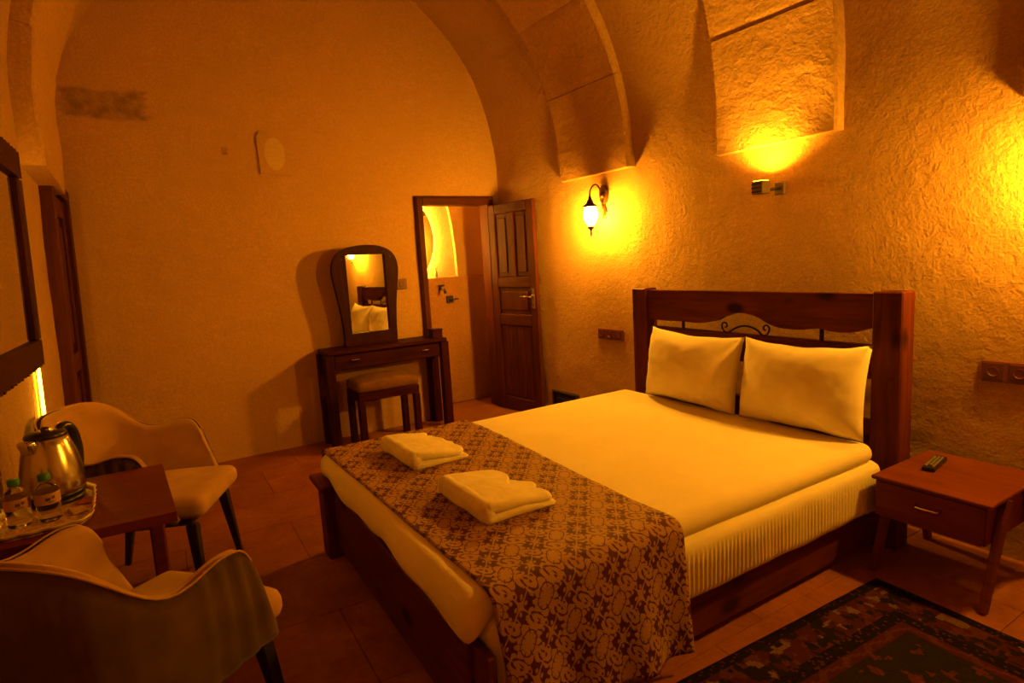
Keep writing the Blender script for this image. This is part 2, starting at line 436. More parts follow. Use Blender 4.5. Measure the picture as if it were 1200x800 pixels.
# transverse ribs of cut stones, sprung off the side walls
def rib(y0, y1, zb, idx, skew=0.0):
    root = sempty('trim_%d' % idx, 'heavy stone rib arching across the vault')
    segs = []; PROJ = .058
    # path parameter: s in [0, L]: right foot up, over the arc, down to the left foot
    def P(y, s, off):
        xr, xl = wx(y), lx(ZS); c, r = (xl + xr) / 2, (xr - xl) / 2
        h = ZS - zb; arc = PI * (r - .04)
        if s < h: return Vector((xr - off, y, zb + s))
        if s < h + arc:
            a = (s - h) / (r - .04); return Vector((c + (r - off) * math.cos(a), y, ZS + (r - off) * math.sin(a)))
        z = ZS - (s - h - arc); return Vector((lx(z) + off, y, z))
    xr, xl = wx((y0 + y1) / 2), lx(ZS); total = 2 * (ZS - zb) + PI * ((xr - xl) / 2 - .04)
    cuts = [0, .62, 1.15, 1.72, 2.25]; n = 6
    cuts += [2.25 + (total - 4.5) * k / n for k in range(1, n)] + [total - c for c in (2.25, 1.72, 1.15, .62, 0)]
    for i in range(len(cuts) - 1):
        a, b_ = cuts[i] + (.0015 if i else 0), cuts[i + 1] - (.0015 if i < len(cuts) - 2 else 0)
        pr = PROJ + (.042 * cuts[i] / total if skew else 0) + random.uniform(-.005, .006); ya, yb = y0 + random.uniform(-.006, .006), y1 + random.uniform(-.006, .006)
        N, K = 12, 10
        prof = [(ya, -.03), (ya, pr * .5), (ya + .004, pr - .012), (ya + .016, pr)] + [(ya + (yb - ya) * k / K, pr) for k in range(1, K)] + [(yb - .016, pr), (yb - .004, pr - .012), (yb, pr * .5), (yb, -.03)]
        bm = bmesh.new(); rings = []
        for k in range(N + 1):
            s = a + (b_ - a) * k / N; ring = []
            for (yy, oo) in prof:
                e = noise.noise(Vector((yy * 4, s * 4, y0))) * .010 + noise.noise(Vector((yy * 17, s * 17, y0))) * .003 if oo > .01 else 0
                sh = -.006 if (k == 0 or k == N) and oo > pr - .02 and 0 < i < len(cuts) - 2 else 0
                ring.append(bm.verts.new(P(yy + skew * s / total, s, oo + e + sh)))
            rings.append(ring)
        for k in range(N):
            for j in range(len(prof) - 1): bm.faces.new((rings[k][j], rings[k][j + 1], rings[k + 1][j + 1], rings[k + 1][j]))
            bm.faces.new((rings[k][-1], rings[k][0], rings[k + 1][0], rings[k + 1][-1]))
        bm.faces.new(rings[0][::-1]); bm.faces.new(rings[-1])
        bmesh.ops.recalc_face_normals(bm, faces=bm.faces[:])
        obj('rib_stone', bm, 'rib', root)
rib(3.10, 3.85, 1.965, 1, .50); rib(1.69, 2.40, 1.912, 2); rib(.26, 1.00, 1.885, 3); rib(-1.16, -.44, 1.88, 4)

# floor: stone slabs on a mortar bed
fl = struct(obj('floor', box(-.62, 3.15, YF - .05, 5.45, -.08, -.006, 0), 'mortar'), 'worn stone slab floor')
TS = .52
tb = box(-TS / 2 + .001, TS / 2 - .001, -TS / 2 + .001, TS / 2 - .001, -.013, 0, .0012)
tile_me = bpy.data.meshes.new('floor_tile'); tb.to_mesh(tile_me); tb.free()
# tiles share the mesh; each takes its own tone from the object's random value
m, nt, b = base('floor_slab', .62, 0, .35)
oi = nt.nodes.new('ShaderNodeObjectInfo'); rv = X(nt, oi.outputs['Random'])
geo_ = nt.nodes.new('ShaderNodeNewGeometry'); mp = nt.nodes.new('ShaderNodeMapping'); nt.links.new(geo_.outputs['Position'], mp.inputs[0])
n1 = nz(nt, mp.outputs[0], 3.2, 6, .62, .8); n2 = nz(nt, mp.outputs[0], 34, 4)
cc = ramp(nt, n1 * .7 + n2 * .3, [(.33, (.19, .050, .018)), (.64, (.35, .125, .048))])
nt.links.new(mix(nt, rv * .25, cc, (.17, .048, .018)), b.inputs['Base Color']); bump(nt, b, n1 * .6 + n2 * .5, .25, .01)
tile_me.materials.append(m)
for i in range(8):
    for j in range(13):
        x = -.55 + TS * (i + .5) - (.26 if j % 2 else 0); y = YF + TS * (j + .5)
        o = bpy.data.objects.new('floor_tile', tile_me); C.objects.link(o); o.parent = fl
        o.location = (x, y, random.uniform(-.0012, .0))

# bathroom beyond the door: end wall with a tiled lower part and a ledge
YT = 5.32
bwall = struct(obj('wall_bathroom', grid(lambda x, z: (x, YT + rough((x, 9, z), .01), z), lin(1.2, 3.3, 50), lin(-.02, 2.6, 60)), 'wall', None, True), 'plastered wall of the bathroom')
obj('tiled_dado', box(1.2, 3.3, YT - .055, YT - .02, 0, 1.262, .008), 'bath_tile', bwall)
struct(obj('wall_bathroom_right', box(3.0, 3.08, YB + .05, 5.4, 0, 2.6, 0), 'wall'), 'bathroom side wall')
struct(obj('wall_bathroom_left', box(1.2, 1.28, YB + .05, 5.4, 0, 2.6, 0), 'wall'), 'bathroom far side wall')
struct(obj('ceiling_bathroom', box(1.2, 3.08, YB + .02, 5.4, 2.3, 2.36, 0), 'wall'), 'bathroom ceiling')
# curved corner of the upper wall
arc = [(2.62 + .06 * math.sin(t * PI / 2), 1.262 + .9 * t) for t in lin(0, 1, 8)]
obj('wall_return', prism([(2.56, 2.3)] + [(2.46 + .10 * math.cos(t * 1.35), 1.262 + .75 * math.sin(t * 1.35)) for t in lin(1, 0, 10)] + [(3.0, 1.262), (3.0, 2.3)], 1, YT - .05, YT), 'wall', bwall)

# ------------------------------------------------------------------ doors
# bathroom door: frame in the end wall, leaf swung open towards the side wall
d1 = sempty('door_1', 'dark panelled wooden door standing open to the bathroom')
obj('door_jamb', box(1.985, DX0, YB - .03, YB + .13, 0, DZ + .075, .006), 'door_z', d1)
obj('door_jamb', box(DX1, 2.757, YB - .03, YB + .13, 0, DZ + .075, .006), 'door_z', d1)
obj('door_head', box(DX0 + .001, DX1 - .001, YB - .03, YB + .13, DZ, DZ + .075, .006), 'door_x', d1)
obj('architrave_bead', box(1.997, 2.745, YB - .042, YB - .028, DZ + .048, DZ + .062, .004), 'door_x', d1)
obj('architrave_bead', box(1.997, 2.011, YB - .042, YB - .028, 0, DZ + .047, .004), 'door_z', d1)
hx, hy = 2.700, YB - .045; ex, ey = 2.80, 4.215
LW = math.hypot(ex - hx, ey - hy); ang = math.atan2(ey - hy, ex - hx)
leaf = bpy.data.objects.new('door_leaf', None); C.objects.link(leaf); leaf.parent = d1; leaf.location = (hx, hy, 0); leaf.rotation_euler = (0, 0, ang)
T = .02
def lf(name, x0, x1, z0, z1, t=T, mat='door_z', bev=.005): return obj(name, box(x0, x1, -t, t, z0, z1, bev), mat, leaf)
lf('stile', 0, .085, .01, 1.885); lf('stile', LW - .085, LW, .01, 1.885)
lf('stile', LW / 2 - .035, LW / 2 + .035, 1.235, 1.80)
for z0, z1 in ((.01, .13), (.80, .90), (1.14, 1.235), (1.80, 1.885)): lf('rail', .086, LW - .086, z0, z1, T, 'door_x')
for x0, x1, z0, z1 in ((.086, LW / 2 - .036, 1.236, 1.799), (LW / 2 + .036, LW - .086, 1.236, 1.799), (.086, LW - .086, .901, 1.139), (.086, LW - .086, .131, .799)):
    lf('door_panel', x0, x1, z0, z1, .007); 
    if z0 > .5: lf('panel_field', x0 + .035, x1 - .035, z0 + .035, z1 - .035, .014, 'door_z', .007)
for k in range(4):
    x0 = .09 + (LW - .18) * k / 4; lf('panel_board', x0, x0 + (LW - .18) / 4 - .005, .135, .795, .011, 'door_z', .004)
bm = box(LW - .062, LW - .024, -.028, .028, .955, 1.135, .006); obj('handle_plate', bm, 'steel', leaf)
for s in (-1, 1):
    obj('door_handle', tubem([(LW - .043, s * .026, 1.062), (LW - .043, s * .065, 1.062), (LW - .06, s * .07, 1.062), (LW - .165, s * .068, 1.066)], [.009, .009, .009, .007]), 'steel', leaf, True)
obj('keyhole', lathe([(0, 0), (.006, 0), (.006, .002), (0, .002)], 10), 'black', leaf).matrix_local = Matrix.Translation((LW - .043, -.0285, .99)) @ Matrix.Rotation(PI / 2, 4, 'X')
for z in (.25, 1.62): obj('hinge', tubem([(-.004, .0, z), (-.004, .0, z + .09)], .008), 'steel', leaf)
# the other door, shut, in the left wall by the corner
d2 = sempty('door_2', 'dark panelled wooden door shut in the side wall')
d2.location = (-.505, 0, 0); d2.rotation_euler = (0, math.radians(2.0), 0)
def d2b(name, x0, x1, y0, y1, z0, z1, mat='door_z', bev=.006): return obj(name, box(x0, x1, y0, y1, z0, z1, bev), mat, d2)
d2b('door_jamb', -.08, .03, 4.08, 4.15, .0, 1.99); d2b('door_jamb', -.08, .03, 4.76, 4.83, .0, 1.99)
d2b('door_head', -.08, .03, 4.151, 4.759, 1.92, 1.99, 'door_y')
d2b('stile', -.07, .005, 4.152, 4.24, .01, 1.915); d2b('stile', -.07, .005, 4.67, 4.758, .01, 1.915)
for z0, z1 in ((.01, .15), (.85, .97), (1.80, 1.915)): d2b('rail', -.07, .005, 4.241, 4.669, z0, z1, 'door_y')
for z0, z1 in ((.151, .849), (.971, 1.799)):
    d2b('door_panel', -.07, -.018, 4.241, 4.669, z0, z1); d2b('panel_field', -.03, -.006, 4.29, 4.62, z0 + .05, z1 - .05)

# ================================================================== BED
bed = thing('bed', 'dark wooden double bed with heavy square posts and carved headboard', 'bed', (0, 0, 0))
HX = 2.68
for y0, y1 in ((1.272, 1.397), (2.800, 2.925)):
    obj('headboard_post', box(HX, HX + .105, y0, y1, 0, 1.152, .006), 'bed2', bed)
sc = [(2.80, .955), (2.754, 0.953), (2.65, 0.951), (2.53, 0.954), (2.40, 0.952), (2.293, 0.966), (2.225, 0.995), (2.112, 1.024), (2.006, 1.011), (1.934, 0.978), (1.864, 0.959), (1.758, 0.956), (1.658, 0.968), (1.60, 0.960), (1.54, 0.958), (1.474, 0.967), (1.416, 0.986), (1.398, .99)]
prof = [tuple(p) for p in cr(sc, 5)]
obj('top_rail', prism([(1.398, 1.140), (2.799, 1.140)] + [(min(p[0], 2.799), p[1]) for p in prof], 0, HX + .022, HX + .078), 'bed1', bed)
obj('lower_rail', box(HX + .025, HX + .075, 1.398, 2.799, .755, .908, .005), 'bed1', bed)
obj('base_rail', box(HX + .025, HX + .075, 1.398, 2.799, .20, .56, .005), 'bed1', bed)
for y in (2.531, 1.655): obj('iron_peg', tubem([(HX + .05, y, .90), (HX + .05, y, .975)], .010, 10), 'iron', bed)
def spiral(cy, cz, r, t0, t1, n=22): return [(HX + .05, cy + r * (1 - .62 * k / n) * math.cos(t0 + (t1 - t0) * k / n), cz + r * (1 - .62 * k / n) * math.sin(t0 + (t1 - t0) * k / n)) for k in range(n + 1)]
obj('iron_scroll', tubem([(HX + .05, y, z) for y, z in [tuple(p) for p in cr([(2.20, .905), (2.165, .928), (2.125, .945), (2.085, .951), (2.045, .945), (2.01, .930), (1.985, .908)], 5)]], .0055), 'iron', bed, True)
for s, y in ((1, 2.222), (-1, 1.962)):
    st = [(HX + .05, y + s * .012 - s * .035, .905), (HX + .05, y + s * .008, .912), (HX + .05, y + s * .020, .932)]
    obj('iron_scroll', tubem(st + spiral(y, .945, .022, 0 if s > 0 else PI, s * 4.6 + (0 if s > 0 else PI)), .005), 'iron', bed, True)
obj('side_rail', box(.62, HX + .02, 1.340, 1.385, .03, .235, .006), 'bed0', bed)
obj('side_rail', box(.62, HX + .02, 2.812, 2.857, .03, .235, .006), 'bed0', bed)
obj('foot_board', box(.612, .656, 1.371, 2.784, .05, .345, .006), 'bed1', bed)
for y0, y1 in ((2.76, 3.00),): obj('post_cap', box(.548, .70, y0, y1, .346, .372, .006), 'bed1', bed)
for x0, y0, y1 in ((.625, 1.275, 1.37), (.565, 2.785, 2.90)): obj('foot_post', box(x0, .655, y0, y1, 0, .345, .006), 'bed2', bed)
obj('slat_base', box(.63, HX, 1.39, 2.81, .15, .195, .004), 'bed0', bed)

# mattress in a pleated sheet, sides finely ribbed
def rib_side(p):
    p = Vector(p)
    if p.y < 1.36 and .21 < p.z < .385:
        k = min(1, (p.z - .21) / .03, (.385 - p.z) / .06)
        p.y += k * .0032 * math.sin(p.x * 2 * PI / .021 + 1.2 * noise.noise(Vector((p.x * 6, 0, p.z * 4)))) + .004 * noise.noise(Vector((p.x * 9, p.z * 3, 0)))
    if p.z < .25: p.z += .012 * noise.noise(Vector((p.x * 5, p.y * 5, 1)))
    return p
ms = soft(.66, 2.615, 1.295, 2.895, .197, .425, .045, (400, 40, 12), .004, 4, 2, rib_side)
tag(obj('mattress', ms, 'sheet', None, True), 'thick mattress in a finely ribbed white fitted sheet', 'mattress')
# duvet: thick soft layer over the top, hanging over the foot end with a wavy hem
def duv(p):
    p = Vector(p); k = min(1, max(0, (.70 - p.x) / .09)); k = k * k * (3 - 2 * k)
    t = max(0, (.502 - p.z) / .092)
    hem = .385 + .018 * math.sin(p.y * 7.3 + .6) + .010 * math.sin(p.y * 17) - .03 * max(0, (1.75 - p.y))
    p.z = p.z - k * t * (.410 - hem)
    p.x -= k * t * (.018 + .010 * math.sin(p.y * 8))
    return p
dv = soft(.588, 2.59, 1.318, 2.915, .410, .502, .046, (140, 100, 10), .0025, 2.2, 5, duv)
tag(obj('duvet', dv, 'sheet', None, True), 'smooth white duvet spread over the double bed', 'duvet')

# damask runner across the foot of the bed
def runner():
    y_far, y_near = 2.925, 1.312
    top = .5075
    path = []                                      # (y, z) along the cloth, far hem to near hem
    for t in lin(0, 1, 10): path.append((y_far + .012, .33 + (top - .03 - .33) * t))
    for t in lin(0, 1, 6)[1:]: a = t * PI / 2; path.append((y_far + .012 - .035 * (1 - math.cos(a)), top - .03 + .030 * math.sin(a)))
    for t in lin(0, 1, 60)[1:]: path.append((y_far - .023 + (y_near + .03 - y_far + .023) * t, top))
    for t in lin(0, 1, 8)[1:]: a = t * PI / 2; path.append((y_near + .03 - .05 * math.sin(a), top - .045 * (1 - math.cos(a))))
    for t in lin(0, 1, 26)[1:]: path.append((y_near - .02 - .03 * t, top - .045 - (top - .045 - .115) * t))
    S = [0]
    for a, b_ in zip(path, path[1:]): S.append(S[-1] + math.hypot(a[0] - b_[0], a[1] - b_[1]))
    us = lin(0, 1, 56); verts = []; faces = []; uvs = []
    for u in us:
        for (y, z), s in zip(path, S):
            f0 = .608 + .055 * min(1, max(0, (2.9 - y) / 1.6)); x1 = 1.385 + .02 * math.sin(y * 3)
            x = f0 + (x1 - f0) * u
            h = max(0, (top - .05 - z) / .34) if y < 2 else 0
            yy = y + h * (.016 * math.sin(x * 15 + .5) + .010 * math.sin(x * 31)) - h * .01
            xx = x + h * .03 * (1 - u)
            zz = z + .004 * noise.noise(Vector((x * 5, y * 5, 0))) - h * .02 * (u - .5) - h * .035 * u
            if z >= top - .001 and x < .634: zz -= .046 - math.sqrt(max(0, .046 ** 2 - (.634 - x) ** 2))
            verts.append((xx, yy, zz)); uvs.append((x, s))
    n = len(path)
    for i in range(len(us) - 1):
        for j in range(n - 1): faces.append((i * n + j, i * n + j + 1, (i + 1) * n + j + 1, (i + 1) * n + j))
    me = bpy.data.meshes.new('bed_runner'); me.from_pydata(verts, [], faces)
    uv = me.uv_layers.new(name='UVMap')
    for l in me.loops: uv.data[l.index].uv = uvs[l.vertex_index]
    me.materials.append(MT['damask']); me.shade_smooth()
    o = bpy.data.objects.new('bed_runner', me); C.objects.link(o)
    md = o.modifiers.new('thickness', 'SOLIDIFY'); md.thickness = .005; md.offset = 1
    return tag(o, 'burgundy and gold damask runner across the foot of the bed', 'bed runner')
runner()

# pillows leaning on the headboard
def pillow(yc, wy, hz, seed, label, lean=22, roll=0, x=2.53, z=.505):
    nu, nv = 34, 24; verts = []; faces = []
    for side in (1, -1):
        for i in range(nu + 1):
            for j in range(nv + 1):
                u, v = -1 + 2 * i / nu, -1 + 2 * j / nv
                t = .115 * max(0, (1 - abs(u) ** 2.6)) ** .55 * max(0, (1 - abs(v) ** 2.4)) ** .55
                pu = u * (1 - .045 * (1 - v * v)) ; pv = v * (1 - (.135 if v > 0 else .06) * (1 - u * u))
                e = noise.noise(Vector((u * 2.3 + seed, v * 2.3, side))) * .008 + noise.noise(Vector((u * 6 + seed, v * 5, side * 2))) * .005
                t2 = (t * (.62 if side < 0 else 1) + (e if t > .01 else 0)) * side
                verts.append((-t2, pu * wy / 2, pv * hz / 2 + hz / 2 + noise.noise(Vector((u * 3, seed, 1))) * .008))
        o_ = (nu + 1) * (nv + 1) if side < 0 else 0
        for i in range(nu):
            for j in range(nv):
                a = o_ + i * (nv + 1) + j; q = (a, a + nv + 1, a + nv + 2, a + 1)
                faces.append(q if side > 0 else q[::-1])
    bm = bmesh.new(); me = bpy.data.meshes.new('t'); me.from_pydata(verts, [], faces); bm.from_mesh(me)
    bmesh.ops.remove_doubles(bm, verts=bm.verts[:], dist=.0008); bmesh.ops.recalc_face_normals(bm, faces=bm.faces[:])
    bpy.data.meshes.remove(me)
    o = obj('pillow', bm, 'pillow', None, True)
    o.matrix_world = Matrix.Translation((x, yc, z)) @ Matrix.Rotation(math.radians(roll), 4, 'X') @ Matrix.Rotation(math.radians(lean), 4, 'Y')
    return tag(o, label, 'pillow', 'pillows against the headboard')
pillow(2.335, .665, .42, 1.3, 'plump white pillow leaning on headboard, beside the wall lamp end', 10, 1.0)
pillow(1.662, .64, .42, 7.7, 'plump white pillow leaning on headboard, beside the nightstand end', 10, -1)

# folded towels on the runner
def towel(cx, cy, rz, sx, sy, seed, label):
    L = []
    verts, faces = [], []
    for li, (z0, z1, ins, dx) in enumerate(((0, .034, 0, 0), (.030, .068, .004, .002))):
        def f(p, li=li):
            p = Vector(p); t = p.x / sx + .5
            t = max(0.0, t); p.z *= 1.12 - .52 * t ** 1.3
            p.z += .007 * noise.noise(Vector((p.x * 7 + seed, p.y * 6, li * 5))) * (1 if p.z > .01 else 0)
            if t > .5:
                k = (t - .5) * 2; p.x += k * (.075 * noise.noise(Vector((p.y * 8 + seed, li * 3.3, 2))) - li * .02)
                p.y += k * .012 * noise.noise(Vector((p.x * 9, seed, li)))
            p.x -= .010 * noise.noise(Vector((p.y * 5 + seed, 1, li)))
            return p
        vv, ff = soft(-sx / 2 + ins + dx, sx / 2 - ins * 2 - li * .012, -sy / 2 + ins, sy / 2 - ins - li * .005, z0, z1, .017, (26, 30, 5), .003, 9, seed + li, f)
        o_ = len(verts); verts += vv; faces += [tuple(i + o_ for i in q) for q in ff]
    def g(p):
        p = Vector(p); p.x -= .010 * noise.noise(Vector((p.y * 5 + seed, 1, 0))); return p
    vv, ff = soft(-sx / 2 - .014, -sx / 2 + .05, -sy / 2 + .003, sy / 2 - .004, .001, .078, .032, (8, 30, 10), .004, 9, seed + 9, g)
    o_ = len(verts); verts += vv; faces += [tuple(i + o_ for i in q) for q in ff]
    o = obj('towel', (verts, faces), 'towel', None, True)
    o.location = (cx, cy, .509); o.rotation_euler = (0, 0, rz)
    return tag(o, label, 'towel', 'folded towels on the bed runner')
towel(.985, 2.51, .03, .27, .40, 3.1, 'folded white towel on the runner, on the dressing table side')
towel(.985, 1.84, .02, .29, .38, 8.4, 'folded white towel on the runner, on the rug side')

# ================================================================== DRESSING TABLE
dt = thing('dressing_table', 'dark wooden dressing table with one long drawer against end wall', 'table', (0, 0, 0))
obj('table_top', box(1.045, 2.045, 4.50, 4.80, .742, .772, .006), 'wood0', dt)
obj('carcass', box(1.10, 1.99, 4.55, 4.79, .615, .741, .004), 'wood0', dt)
dr = obj('drawer', box(1.105, 1.985, 4.528, 4.549, .622, .736, .004), 'wood0', dt)
for x in (1.265, 1.855): obj('drawer_pull', tubem([(x - .035, 4.53, .690), (x - .03, 4.508, .689), (x + .03, 4.508, .689), (x + .035, 4.53, .690)], .006), 'chrome', dr, True)
for x0, x1 in ((1.03, 1.10), (1.99, 2.06)):
    for y0, y1 in ((4.505, 4.575), (4.735, 4.805)):
        obj('leg', box(x0, x1, y0, y1, 0, .741, .006), 'wood2', dt)
    obj('side_panel', box(x0 + .02, x1 - .02, 4.576, 4.734, .60, .741, .004), 'wood1', dt)

# mirror standing on it
mr = thing('table_mirror', 'keyhole-shaped mirror in dark wooden frame standing on dressing table', 'mirror', (1.462, 4.69, .772), math.radians(2.3))
ol = [(-.225, .0), (-.222, .10), (-.232, .25), (-.252, .40), (-.272, .52), (-.278, .60), (-.262, .68), (-.215, .745), (-.14, .782), (-.05, .797), (.03, .799), (.12, .789), (.20, .755), (.25, .70), (.270, .62), (.265, .54), (.245, .42), (.228, .28), (.218, .12), (.215, 0)]
outl = [tuple(p) for p in cr(ol, 4)] 
IX0, IX1, IZ0, IZ1 = -.168, .160, .072, .730
hole = []
for p in outl:                                                        # radial match on the inner rectangle
    c = Vector((0, .40)); d = Vector(p) - c; k = min((IX1 if d.x > 0 else -IX0) / max(abs(d.x), 1e-6), ((IZ1 - .40) if d.y > 0 else (.40 - IZ0)) / max(abs(d.y), 1e-6))
    hole.append(tuple(c + d * k))
obj('mirror_frame', prism(outl, 1, -.022, .022, hole), 'frame_dark', mr)
lip = [(IX0, IZ0), (IX1, IZ0), (IX1, IZ1), (IX0, IZ1)]; lip2 = [(IX0 + .008, IZ0 + .008), (IX1 - .008, IZ0 + .008), (IX1 - .008, IZ1 - .008), (IX0 + .008, IZ1 - .008)]
obj('mirror_glass', box(IX0 - .006, IX1 + .006, -.004, .004, IZ0 - .006, IZ1 + .006, 0), 'mirror', mr)
obj('glass_bead', prism(lip, 1, -.014, -.004, lip2), 'wood2', mr)
obj('stand_foot', box(-.225, .215, -.03, .05, .0, .022, .005), 'wood0', mr)
for x, z in ((-.20, .69), (.205, .70)): obj('screw_cap', lathe([(0, 0), (.010, 0), (.008, .004), (0, .005)], 12), 'bronze', mr, True).matrix_local = Matrix.Translation((x, -.021, z)) @ Matrix.Rotation(PI / 2, 4, 'X')
# small box at the end of the dressing table
sb = thing('trinket_box', 'small brown wooden box at the end of dressing table', 'box', (1.985, 4.60, .772))
obj('box_body', box(-.045, .045, -.05, .05, 0, .06, .004), 'wood0', sb); obj('box_lid', box(-.05, .05, -.055, .055, .06, .075, .004), 'wood0', sb)

# stool
st = thing('stool', 'low dark wooden stool with padded brown seat under dressing table', 'stool', (1.455, 4.50, 0))
obj('seat', soft(-.25, .25, -.17, .17, .445, .52, .035, (20, 14, 5), .002, 5, 3, lambda p: Vector((p.x, p.y, p.z + (.025 * (1 - (p.x / .25) ** 2) if p.z > .47 else 0)))), 'stool', st, True)
obj('apron', box(-.245, .245, -.165, .165, .385, .450, .006), 'wood0', st)
for sx in (-1, 1):
    for sy in (-1, 1): obj('leg', box(sx * .222 - .025, sx * .222 + .025, sy * .142 - .025, sy * .142 + .025, 0, .384, .005), 'wood2', st)

# ================================================================== NIGHTSTAND
ns = thing('nightstand', 'low walnut nightstand with one drawer and splayed legs', 'nightstand', (0, 0, 0))
obj('top', box(2.445, 2.93, .848, 1.262, .398, .414, .003), 'night0', ns)
obj('body', box(2.475, 2.925, .872, 1.257, .240, .397, .003), 'night0', ns)
dw = obj('drawer', box(2.452, 2.474, .876, 1.248, .246, .393, .003), 'night0', ns)
obj('drawer_pull', tubem([(2.452, 1.092, .340), (2.428, 1.085, .336), (2.428, 1.015, .336), (2.452, 1.008, .340)], .005), 'chrome', dw, True)
for y in (.858, 1.2425):
    obj('leg', bar((2.60, y, .397), (2.445, y, 0), .050, .036, .026, .024), 'night0', ns)
    obj('leg', bar((2.80, y, .397), (2.905, y, 0), .050, .036, .026, .024), 'night0', ns)
rm = thing('remote_control', 'black remote control lying on the nightstand', 'remote', (2.735, 1.155, .4142), math.radians(10))
obj('body', box(-.095, .095, -.024, .024, 0, .018, .005, 2), 'plastic_black', rm)
for i in range(8):
    for j in range(3):
        if i == 0 and j == 1: continue
        obj('button', lathe([(.005, 0), (.005, .003), (.0035, .0045), (0, .0048)], 8, (-.07 + i * .019, -.013 + j * .013, .0175)), 'button', rm)

# rug
RL, RW = 1.68, 1.15
rg = obj('rug', grid(lambda x, y: (x, y, .009 + .0015 * noise.noise(Vector((x * 8, y * 8, 0)))), lin(-RL / 2, RL / 2, 60), lin(-RW / 2, RW / 2, 40)), kilim('rug_pile', RL, RW), None, True)
a = math.radians(-2.4); cx_, cy_ = 2.376, 1.196
rg.rotation_euler = (0, 0, a)
rg.location = (cx_ - (RL / 2 * math.cos(a) - RW / 2 * math.sin(a)), cy_ - (RL / 2 * math.sin(a) + RW / 2 * math.cos(a)), 0)
md = rg.modifiers.new('thickness', 'SOLIDIFY'); md.thickness = .009; md.offset = -1
tag(rg, 'dark red and navy patterned wool rug beside the bed', 'rug')

# ================================================================== LAMPS AND WALL FITTINGS
def sconce():
    t = thing('wall_sconce', '', 'lamp')               # local: wall at x=0, room towards -x
    pl = [tuple(p) for p in cr([(0, .095), (.030, .07), (.040, .03), (.034, -.015), (.018, -.04), (0, -.05), (-.018, -.04), (-.034, -.015), (-.040, .03), (-.030, .07)], 4, True)]
    obj('wall_plate', prism(pl, 0, -.022, .01), 'bronze', t)
    obj('plate_boss', lathe([(0, 0), (.022, 0), (.024, .012), (.012, .024), (0, .028)], 16), 'bronze', t, True).matrix_local = Matrix.Translation((-.02, 0, .02)) @ Matrix.Rotation(-PI / 2, 4, 'Y')
    obj('plate_tail', lathe([(0, .0), (.012, -.01), (.022, -.04), (.026, -.06), (.012, -.075), (.006, -.10), (0, -.11)], 14, (-.02, 0, -.04)), 'bronze', t, True)
    arm = cr([(-.03, 0, -.08), (-.035, 0, -.01), (-.045, 0, .06), (-.075, 0, .095), (-.11, 0, .088), (-.135, 0, .055), (-.14, 0, .02), (-.14, 0, -.01)], 6)
    obj('arm', tubem(arm, .006), 'bronze', t, True)
    cp = obj('cap', lathe([(0, .02), (.010, .018), (.012, .0), (.02, -.012), (.027, -.03), (.050, -.045), (.058, -.058), (.053, -.058), (.02, -.035), (0, -.03)], 20, (-.14, 0, -.005)), 'bronze', t, True)
    obj('glass', lathe([(.034, -.058), (.045, -.075), (.050, -.105), (.046, -.14), (.034, -.17), (.018, -.192), (0, -.196)], 24, (-.14, 0, -.005)), 'lamp', t, True)
    obj('finial', lathe([(0, -.185), (.022, -.192), (.028, -.205), (.014, -.218), (.007, -.225), (.009, -.245), (.004, -.268), (0, -.272)], 16, (-.14, 0, -.005)), 'bronze', t, True)
    return t
s0 = sconce(); s0.location = (wx(3.41) + .004, 3.41, 1.79); s0['label'] = 'bronze wall sconce with glowing glass lantern beside the open bathroom door'; s0['group'] = 'wall sconces over the bed'
s1 = copy_tree(s0); s1.name = 'wall_sconce_offscreen'
for ch in s1.children:
    if ch.name.startswith('glass'): ch.name = 'glass_offscreen'
s1.location = (wx(.70) + .004, .70, 1.74); s1['label'] = 'bronze wall sconce with glowing glass lantern above the nightstand'

def uplight():
    t = thing('uplight', '', 'lamp')   # local: wall at x=0, room towards -x
    hs = obj('housing', box(-.150, -.082, -.035, .035, -.038, .030, .004), 'alu', t)
    for z in (-.03, -.010, .010): obj('cooling_fin', box(-.154, -.150, -.03, .03, z, z + .008, 0), 'black', hs)
    obj('lens', box(-.142, -.090, -.027, .027, .0305, .032, 0), 'lens', hs)
    obj('bracket', tubem([(-.085, -.02, -.015), (-.06, -.03, -.015), (-.03, -.035, -.012), (.01, -.035, -.012)], .009), 'black', t, True)
    obj('mount_plate', box(-.012, .012, -.065, -.005, -.045, .025, .004), 'alu', t)
    ld = bpy.data.lights.new('uplight_beam', 'SPOT'); ld.energy = SPOT_W; ld.color = AMBER; ld.spot_size = math.radians(140); ld.spot_blend = 1.0; ld.shadow_soft_size = .015
    lo = bpy.data.objects.new('uplight_beam', ld); C.objects.link(lo); lo.parent = t; lo.location = (-.116, 0, .04); lo.rotation_euler = (0, math.radians(186), 0)
    return t
u0 = uplight(); u0.location = (wx(2.06), 2.06, 1.69); u0['label'] = 'small square metal spotlight on wall over the headboard'

